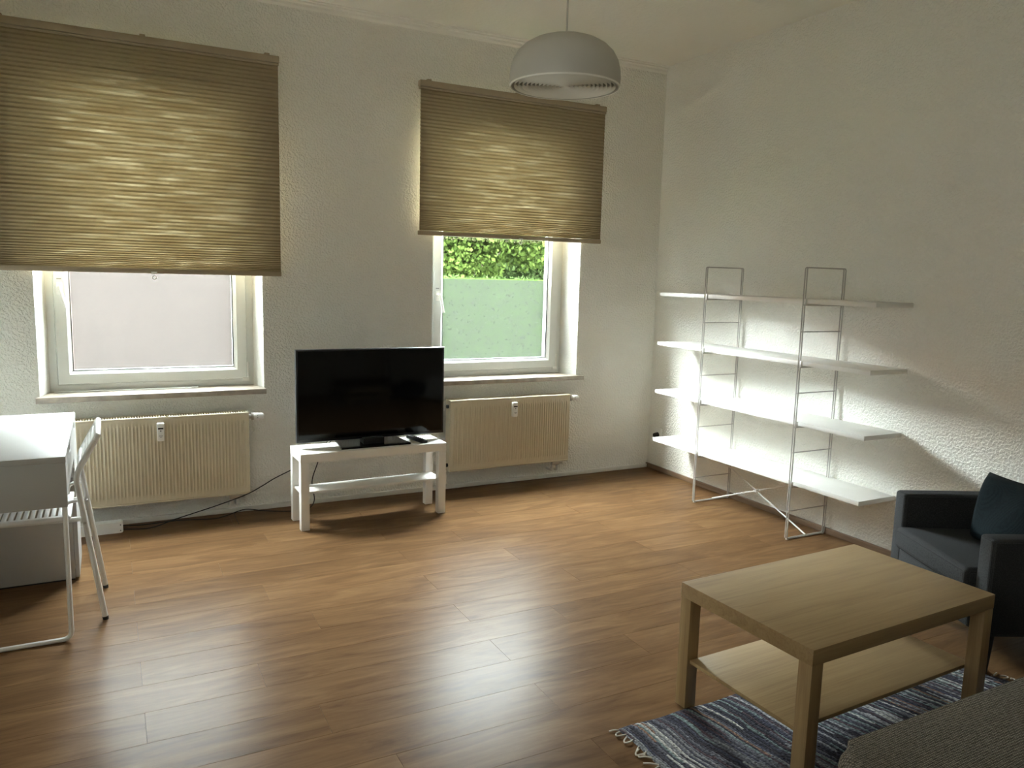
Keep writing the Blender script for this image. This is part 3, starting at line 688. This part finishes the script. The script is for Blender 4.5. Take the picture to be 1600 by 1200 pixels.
q = MB(); q.lathe([(0, H - LZ), (.045, H - LZ), (.045, H - LZ - .01), (.03, H - LZ - .028), (0, H - LZ - .03)], 28); q.build('ceiling_rose', M['lamp'], pl)

# ------------------------------------------------------------------ armchair and pillow
th = math.atan2(.433, .907)                      # chair frame: local -x = front, local y = across (far side +)
fdir = Vector((-.905, .4254, 0)).normalized(); acr = Vector((-fdir.y, fdir.x, 0)) * -1   # acr points from near arm to far arm
acr = Vector((.4254, .905, 0)).normalized()
FC = Vector((-.886, -3.249, 0))                  # near front outer corner
AW, AD = .700, .60
ac = empty('armchair', (FC + acr * AW / 2 - fdir * AD / 2)[:], math.atan2(acr.y, acr.x) - PI / 2); tag(ac, 'dark grey fabric armchair with square arms in the right corner', 'armchair')
hx, hyy = AD / 2, AW / 2                          # local +x = back, local +y = far arm
arm = .085
for s in (-1, 1):
    q = MB(); ya, yb2 = (s * hyy, s * (hyy - arm)); q.box(-hx, hx - .02, min(ya, yb2), max(ya, yb2), .165, .553, .016, 4); a_ = q.build('arm', M['armfab'], ac)
    q = MB(); e = s * (hyy - arm / 2)
    q.tube([(-hx + .004, e - arm / 2 + .012, .545), (-hx + .004, e - arm / 2 + .012, .18)], .003, 6); q.build('seam', M['armfab'], a_)
q = MB(); q.box(-hx - .008, hx - .06, -hyy + arm + .002, hyy - arm - .002, .165, .305, .012, 3); q.build('seat_base', M['armfab'], ac)
q = MB(); q.box(-hx - .035, hx - .10, -hyy + arm + .003, hyy - arm - .003, .307, .405, .022, 4)
for v in q.bm.verts: v.co.z += .012 * (1 - (v.co.y / (hyy - arm)) ** 2) * (v.co.z > .38) - .02 * (v.co.x + hx) * (v.co.z > .3)
q.build('seat_cushion', M['armfab'], ac)
q = MB(); q.box(hx - .15, hx - .005, -hyy + arm + .001, hyy - arm - .001, .165, .60, .03, 4)
for v in q.bm.verts: v.co.x += max(0, v.co.z - .3) * .03
q.build('backrest', M['armfab'], ac)
for sx, sy2 in ((-1, -1), (-1, 1), (1, -1), (1, 1)):
    q = MB(); cx_, cy_ = sx * (hx - .05), sy2 * (hyy - .05)
    q.tube([(cx_ + sx * .003, cy_, 0), (cx_, cy_, .17)], [.017, .027], 12); q.build('leg', M['blackmatte'], ac)
# pillow: a soft square leaning against the backrest
def cushion(n, hw, hh, th_):
    q = MB(); P = {}
    for s in (1, -1):
        rows = []
        for i in range(n + 1):
            r_ = []
            for j in range(n + 1):
                u, v = 2 * i / n - 1, 2 * j / n - 1
                e = max(0, (1 - u ** 4)) ** .5 * max(0, (1 - v ** 4)) ** .5
                pin = 1 - .07 * (1 - abs(u) ** 2) * abs(v) ** 3; pin2 = 1 - .07 * (1 - abs(v) ** 2) * abs(u) ** 3
                r_.append((s * th_ * e ** .8 + .006 * math.sin(5 * u + 3 * v) * e, u * hw * pin2, v * hh * pin))
            rows.append(r_)
        q.grid(rows)
    bmesh.ops.remove_doubles(q.bm, verts=q.bm.verts, dist=1e-5)
    return q
q = cushion(16, .225, .152, .062)
pi_ = q.build('pillow', M['pillow'], ang=80); tag(pi_, 'dark teal cushion leaning in the grey armchair', 'pillow')
base = ac.location
pi_.matrix_world = Matrix.Translation((-.515, -3.115, .556)) @ Matrix.Rotation(ac.rotation_euler.z, 4, 'Z') @ Matrix.Rotation(math.radians(13), 4, 'Y') @ Matrix.Rotation(math.radians(-4), 4, 'X')

# ------------------------------------------------------------------ rag rug
def yfar(x):
    t = min(1, max(0, (x + 1.80) / .93)); t = t * t * (3 - 2 * t) * .55 + t * .45
    return -2.942 - .214 * t
RW = .74; nu, nv = 300, 62
ru = empty('rag_rug', (-1.6, -3.3, 0)); tag(ru, 'multicoloured striped rag rug with fringed ends under the coffee table', 'rug')
def rugp(u, v, hgt=.006):
    xl = -2.352 + .048 * v + .004 * math.sin(v * 22); xr = -.873 + .50 * v * (1 - .35 * v / RW) + .005 * math.sin(v * 17)
    x = xl + (xr - xl) * u
    y = yfar(-2.352 + 1.48 * u) - v * (1 + .02 * math.sin(u * 9)) + .003 * math.sin(u * 40)
    return Vector((x + 1.6, y + 3.3, hgt))
P = []; UVc = []
for i in range(nu + 1):
    u = i / nu; r_ = []
    for j in range(nv + 1):
        v = RW * j / nv
        h = .0045 + .0012 * math.sin(i * PI / 2 + j * PI) + .0005 * math.sin(i * 1.3 + j * 2.1)
        if i in (0, nu) or j in (0, nv): h = .001
        r_.append(rugp(u, v, h))
    P.append(r_)
q = MB(); uvl = q.bm.loops.layers.uv.new('UVMap'); V = q.grid(P)
for i, rv in enumerate(V):
    for j, vt in enumerate(rv):
        for l in vt.link_loops: l[uvl].uv = (1.5 * i / nu, RW * j / nv)
def rug_mat():
    m, nt, bb = new_mat('rag_weave'); L = nt.links.new
    uv = nd(nt, 'ShaderNodeUVMap'); uv.uv_map = 'UVMap'; sp = nd(nt, 'ShaderNodeSeparateXYZ'); L(uv.outputs[0], sp.inputs[0])
    # wobble of rows, then row number
    wob = nd(nt, 'ShaderNodeTexNoise', i_Scale=5.0, i_Detail=2.0); L(uv.outputs[0], wob.inputs['Vector'])
    ma = nd(nt, 'ShaderNodeMath', operation='MULTIPLY_ADD'); L(wob.outputs['Fac'], ma.inputs[0]); ma.inputs[1].default_value = .05; L(sp.outputs[0], ma.inputs[2])
    rw = nd(nt, 'ShaderNodeMath', operation='MULTIPLY'); L(ma.outputs[0], rw.inputs[0]); rw.inputs[1].default_value = 1 / .0085
    fl = nd(nt, 'ShaderNodeMath', operation='FLOOR'); L(rw.outputs[0], fl.inputs[0])
    fr = nd(nt, 'ShaderNodeMath', operation='FRACT'); L(rw.outputs[0], fr.inputs[0])
    cb = nd(nt, 'ShaderNodeCombineXYZ'); L(fl.outputs[0], cb.inputs[0])
    yq = nd(nt, 'ShaderNodeMath', operation='MULTIPLY'); L(sp.outputs[1], yq.inputs[0]); yq.inputs[1].default_value = 2.6
    yf_ = nd(nt, 'ShaderNodeMath', operation='ADD'); L(yq.outputs[0], yf_.inputs[0])
    wn0 = nd(nt, 'ShaderNodeTexWhiteNoise', noise_dimensions='1D'); L(fl.outputs[0], wn0.inputs['W']); L(wn0.outputs['Value'], yf_.inputs[1])
    yfl = nd(nt, 'ShaderNodeMath', operation='FLOOR'); L(yf_.outputs[0], yfl.inputs[0]); L(yfl.outputs[0], cb.inputs[1])
    wn = nd(nt, 'ShaderNodeTexWhiteNoise', noise_dimensions='2D'); L(cb.outputs[0], wn.inputs['Vector'])
    r = ramp(nt, [(0, (.035, .034, .044)), (.18, (.06, .058, .075)), (.32, (.115, .115, .135)), (.44, (.045, .04, .05)), (.54, (.19, .19, .20)), (.63, (.08, .055, .065)), (.71, (.15, .19, .19)), (.79, (.40, .39, .37)), (.86, (.055, .055, .08)), (.93, (.30, .30, .31)), (.975, (.20, .12, .09))])
    r.color_ramp.interpolation = 'CONSTANT'; L(wn.outputs['Value'], r.inputs[0])
    n = nd(nt, 'ShaderNodeTexNoise', i_Scale=140.0, i_Detail=3.0); L(uv.outputs[0], n.inputs['Vector'])
    mr = nd(nt, 'ShaderNodeMapRange'); mr.inputs[1].default_value = .3; mr.inputs[2].default_value = .7; mr.inputs[3].default_value = .3; mr.inputs[4].default_value = 1.7; L(n.outputs['Fac'], mr.inputs[0])
    mx = nd(nt, 'ShaderNodeMix', data_type='RGBA', blend_type='MULTIPLY'); mx.inputs[0].default_value = 1; L(r.outputs[0], mx.inputs[6]); L(mr.outputs[0], mx.inputs[7]); L(mx.outputs[2], bb.inputs['Base Color'])
    si = nd(nt, 'ShaderNodeMath', operation='PINGPONG'); L(fr.outputs[0], si.inputs[0]); si.inputs[1].default_value = .5
    bd = nd(nt, 'ShaderNodeMath', operation='SINE'); bm_ = nd(nt, 'ShaderNodeMath', operation='MULTIPLY'); L(sp.outputs[1], bm_.inputs[0]); bm_.inputs[1].default_value = 2 * PI / .012; L(bm_.outputs[0], bd.inputs[0])
    mm = nd(nt, 'ShaderNodeMath', operation='MULTIPLY_ADD'); L(bd.outputs[0], mm.inputs[0]); mm.inputs[1].default_value = .12; L(si.outputs[0], mm.inputs[2])
    m2 = nd(nt, 'ShaderNodeMath', operation='ADD'); L(mm.outputs[0], m2.inputs[0]); L(n.outputs['Fac'], m2.inputs[1])
    bp = nd(nt, 'ShaderNodeBump', i_Strength=1.0, i_Distance=.004); L(m2.outputs[0], bp.inputs['Height']); L(bp.outputs[0], bb.inputs['Normal'])
    bb.inputs['Roughness'].default_value = .95; bb.inputs['Specular IOR Level'].default_value = .1
    return m
q.build('woven_field', rug_mat(), ru, fixn=True)
M['yarn'] = paint('cream_yarn', (.50, .46, .40), .9, var=.1, vscale=60)
for end, n in ((0, 22), (1, 22)):
    for i in range(n):
        v = .012 + (RW - .03) * i / (n - 1) + random.uniform(-.006, .006); p0 = rugp(end, v, .004); s = -1 if end == 0 else 1
        ln = random.uniform(.022, .04); dy = random.uniform(-.012, .012)
        pts = [p0 + Vector((-s * .004, 0, 0)), p0 + Vector((s * ln * .5, dy, .004)), p0 + Vector((s * ln, dy + .008, .0005)), p0 + Vector((s * ln * .8, dy + .020, .001)), p0 + Vector((s * ln * .25, .018, .003))] if i % 3 else [p0, p0 + Vector((s * ln * .6, dy, .003)), p0 + Vector((s * ln * 1.3, dy * 2.5, -.001))]
        q = MB(); q.tube(fillet(pts, .01, 3), .0026, 6); q.build('tassel', M['yarn'], ru)

# ------------------------------------------------------------------ sofa corner in the foreground
sf = empty('sofa', (-1.372, -4.22, 0)); tag(sf, 'grey-brown woven sofa, its rounded seat corner in the foreground', 'sofa')
sx0, sx1, sy0, sy1 = -1.04, 1.05, -.42, .42
def rounded(x0, x1, y0, y1, r, n=8):
    o = []
    for cx_, cy_, a0 in ((x1 - r, y1 - r, 0), (x0 + r, y1 - r, PI / 2), (x0 + r, y0 + r, PI), (x1 - r, y0 + r, 1.5 * PI)):
        o += [(cx_ + r * math.cos(a0 + PI / 2 * k / n), cy_ + r * math.sin(a0 + PI / 2 * k / n)) for k in range(n + 1)]
    return o
q = MB(); q.prism(rounded(sx0, sx1, sy0, sy1, .075), .27, .455)
es = [e for e in q.bm.edges if abs(e.verts[0].co.z - e.verts[1].co.z) < 1e-4]
bmesh.ops.bevel(q.bm, geom=es, offset=.035, segments=5, profile=.5, affect='EDGES'); q.build('seat_cushion', M['sofafab'], sf, ang=60)
q = MB(); q.prism(rounded(sx0 + .02, sx1 - .02, sy0 + .02, sy1 - .02, .06), .10, .269); q.build('base', M['sofafab'], sf, ang=60)
q = MB(); q.box(sx0 + .05, sx1 - .05, sy0 - .12, sy0 + .10, .10, .82, .05, 4); q.build('backrest', M['sofafab'], sf, ang=60)
for a in (sx0 + .1, sx1 - .1):
    for c_ in (sy0 + .1, sy1 - .1):
        q = MB(); q.tube([(a, c_, 0), (a, c_, .101)], [.018, .024], 12); q.build('leg', M['blackmatte'], sf)

# ------------------------------------------------------------------ small things by the window wall
cb_ = empty('cable_box', (-3.925, -.135, 0)); tag(cb_, 'long white cable box lying on the floor below the left radiator', 'box')
q = MB(); q.prism(rounded(-.155, .155, .0, .060, .012), -.032, .032, axis='y'); q.build('body', M['whiteplastic'], cb_, ang=50)
for z in (.014, .046):
    q = MB(); q.cyl((.142, -.0330, z), (.142, -.0315, z), .003, 8); q.build('screw', M['blackmatte'], cb_)
def cable(name, pts, label, r=.0032):
    q = MB(); P = []
    pts = [Vector(p) for p in pts]
    for i in range(len(pts) - 1):                # Catmull-Rom
        p0 = pts[max(i - 1, 0)]; p1 = pts[i]; p2 = pts[i + 1]; p3 = pts[min(i + 2, len(pts) - 1)]
        for k in range(8):
            t = k / 8; P.append(.5 * ((2 * p1) + (p2 - p0) * t + (2 * p0 - 5 * p1 + 4 * p2 - p3) * t * t + (3 * p1 - p0 - 3 * p2 + p3) * t ** 3))
    P.append(pts[-1]); q.tube(P, r, 8); o = q.build(name, M['blackmatte']); tag(o, label, 'cable', 'black cables on the floor by the radiator')
cable('power_cable', [(-2.60, -.225, .46), (-2.66, -.22, .40), (-2.80, -.20, .305), (-2.94, -.19, .239), (-3.02, -.19, .196), (-3.108, -.19, .155), (-3.271, -.19, .107), (-3.498, -.19, .052), (-3.63, -.175, .012), (-3.77, -.145, .012)],
      'black cable hanging from the television bench down past the left radiator')
cable('power_cable', [(-3.77, -.10, .02), (-3.66, -.075, .004), (-3.489, -.065, .004), (-3.3, -.11, .004), (-3.22, -.085, .004), (-3.10, -.045, .02), (-3.0, -.06, .006), (-2.90, -.11, .004), (-2.76, -.15, .004), (-2.70, -.16, .06), (-2.712, -.16, .186), (-2.69, -.20, .30), (-2.66, -.222, .40), (-2.63, -.232, .455)],
      'black cable running along the floor and up behind the television bench')
cable('loose_wire', [(-3.163, -.06, .012), (-3.166, -.14, .004), (-3.165, -.261, .003)], 'short loose black wire end sticking out onto the floor', .002)
st = MB(); st.tube([(-4.085, .128, .7685), (-3.36, .105, .7685)], .0034, 8); st.box(-3.366, -3.33, .100, .110, .7655, .7745, .002)
tag(st.build('rod', M['whiteplastic']), 'thin white rod lying on the left window sill', 'rod')
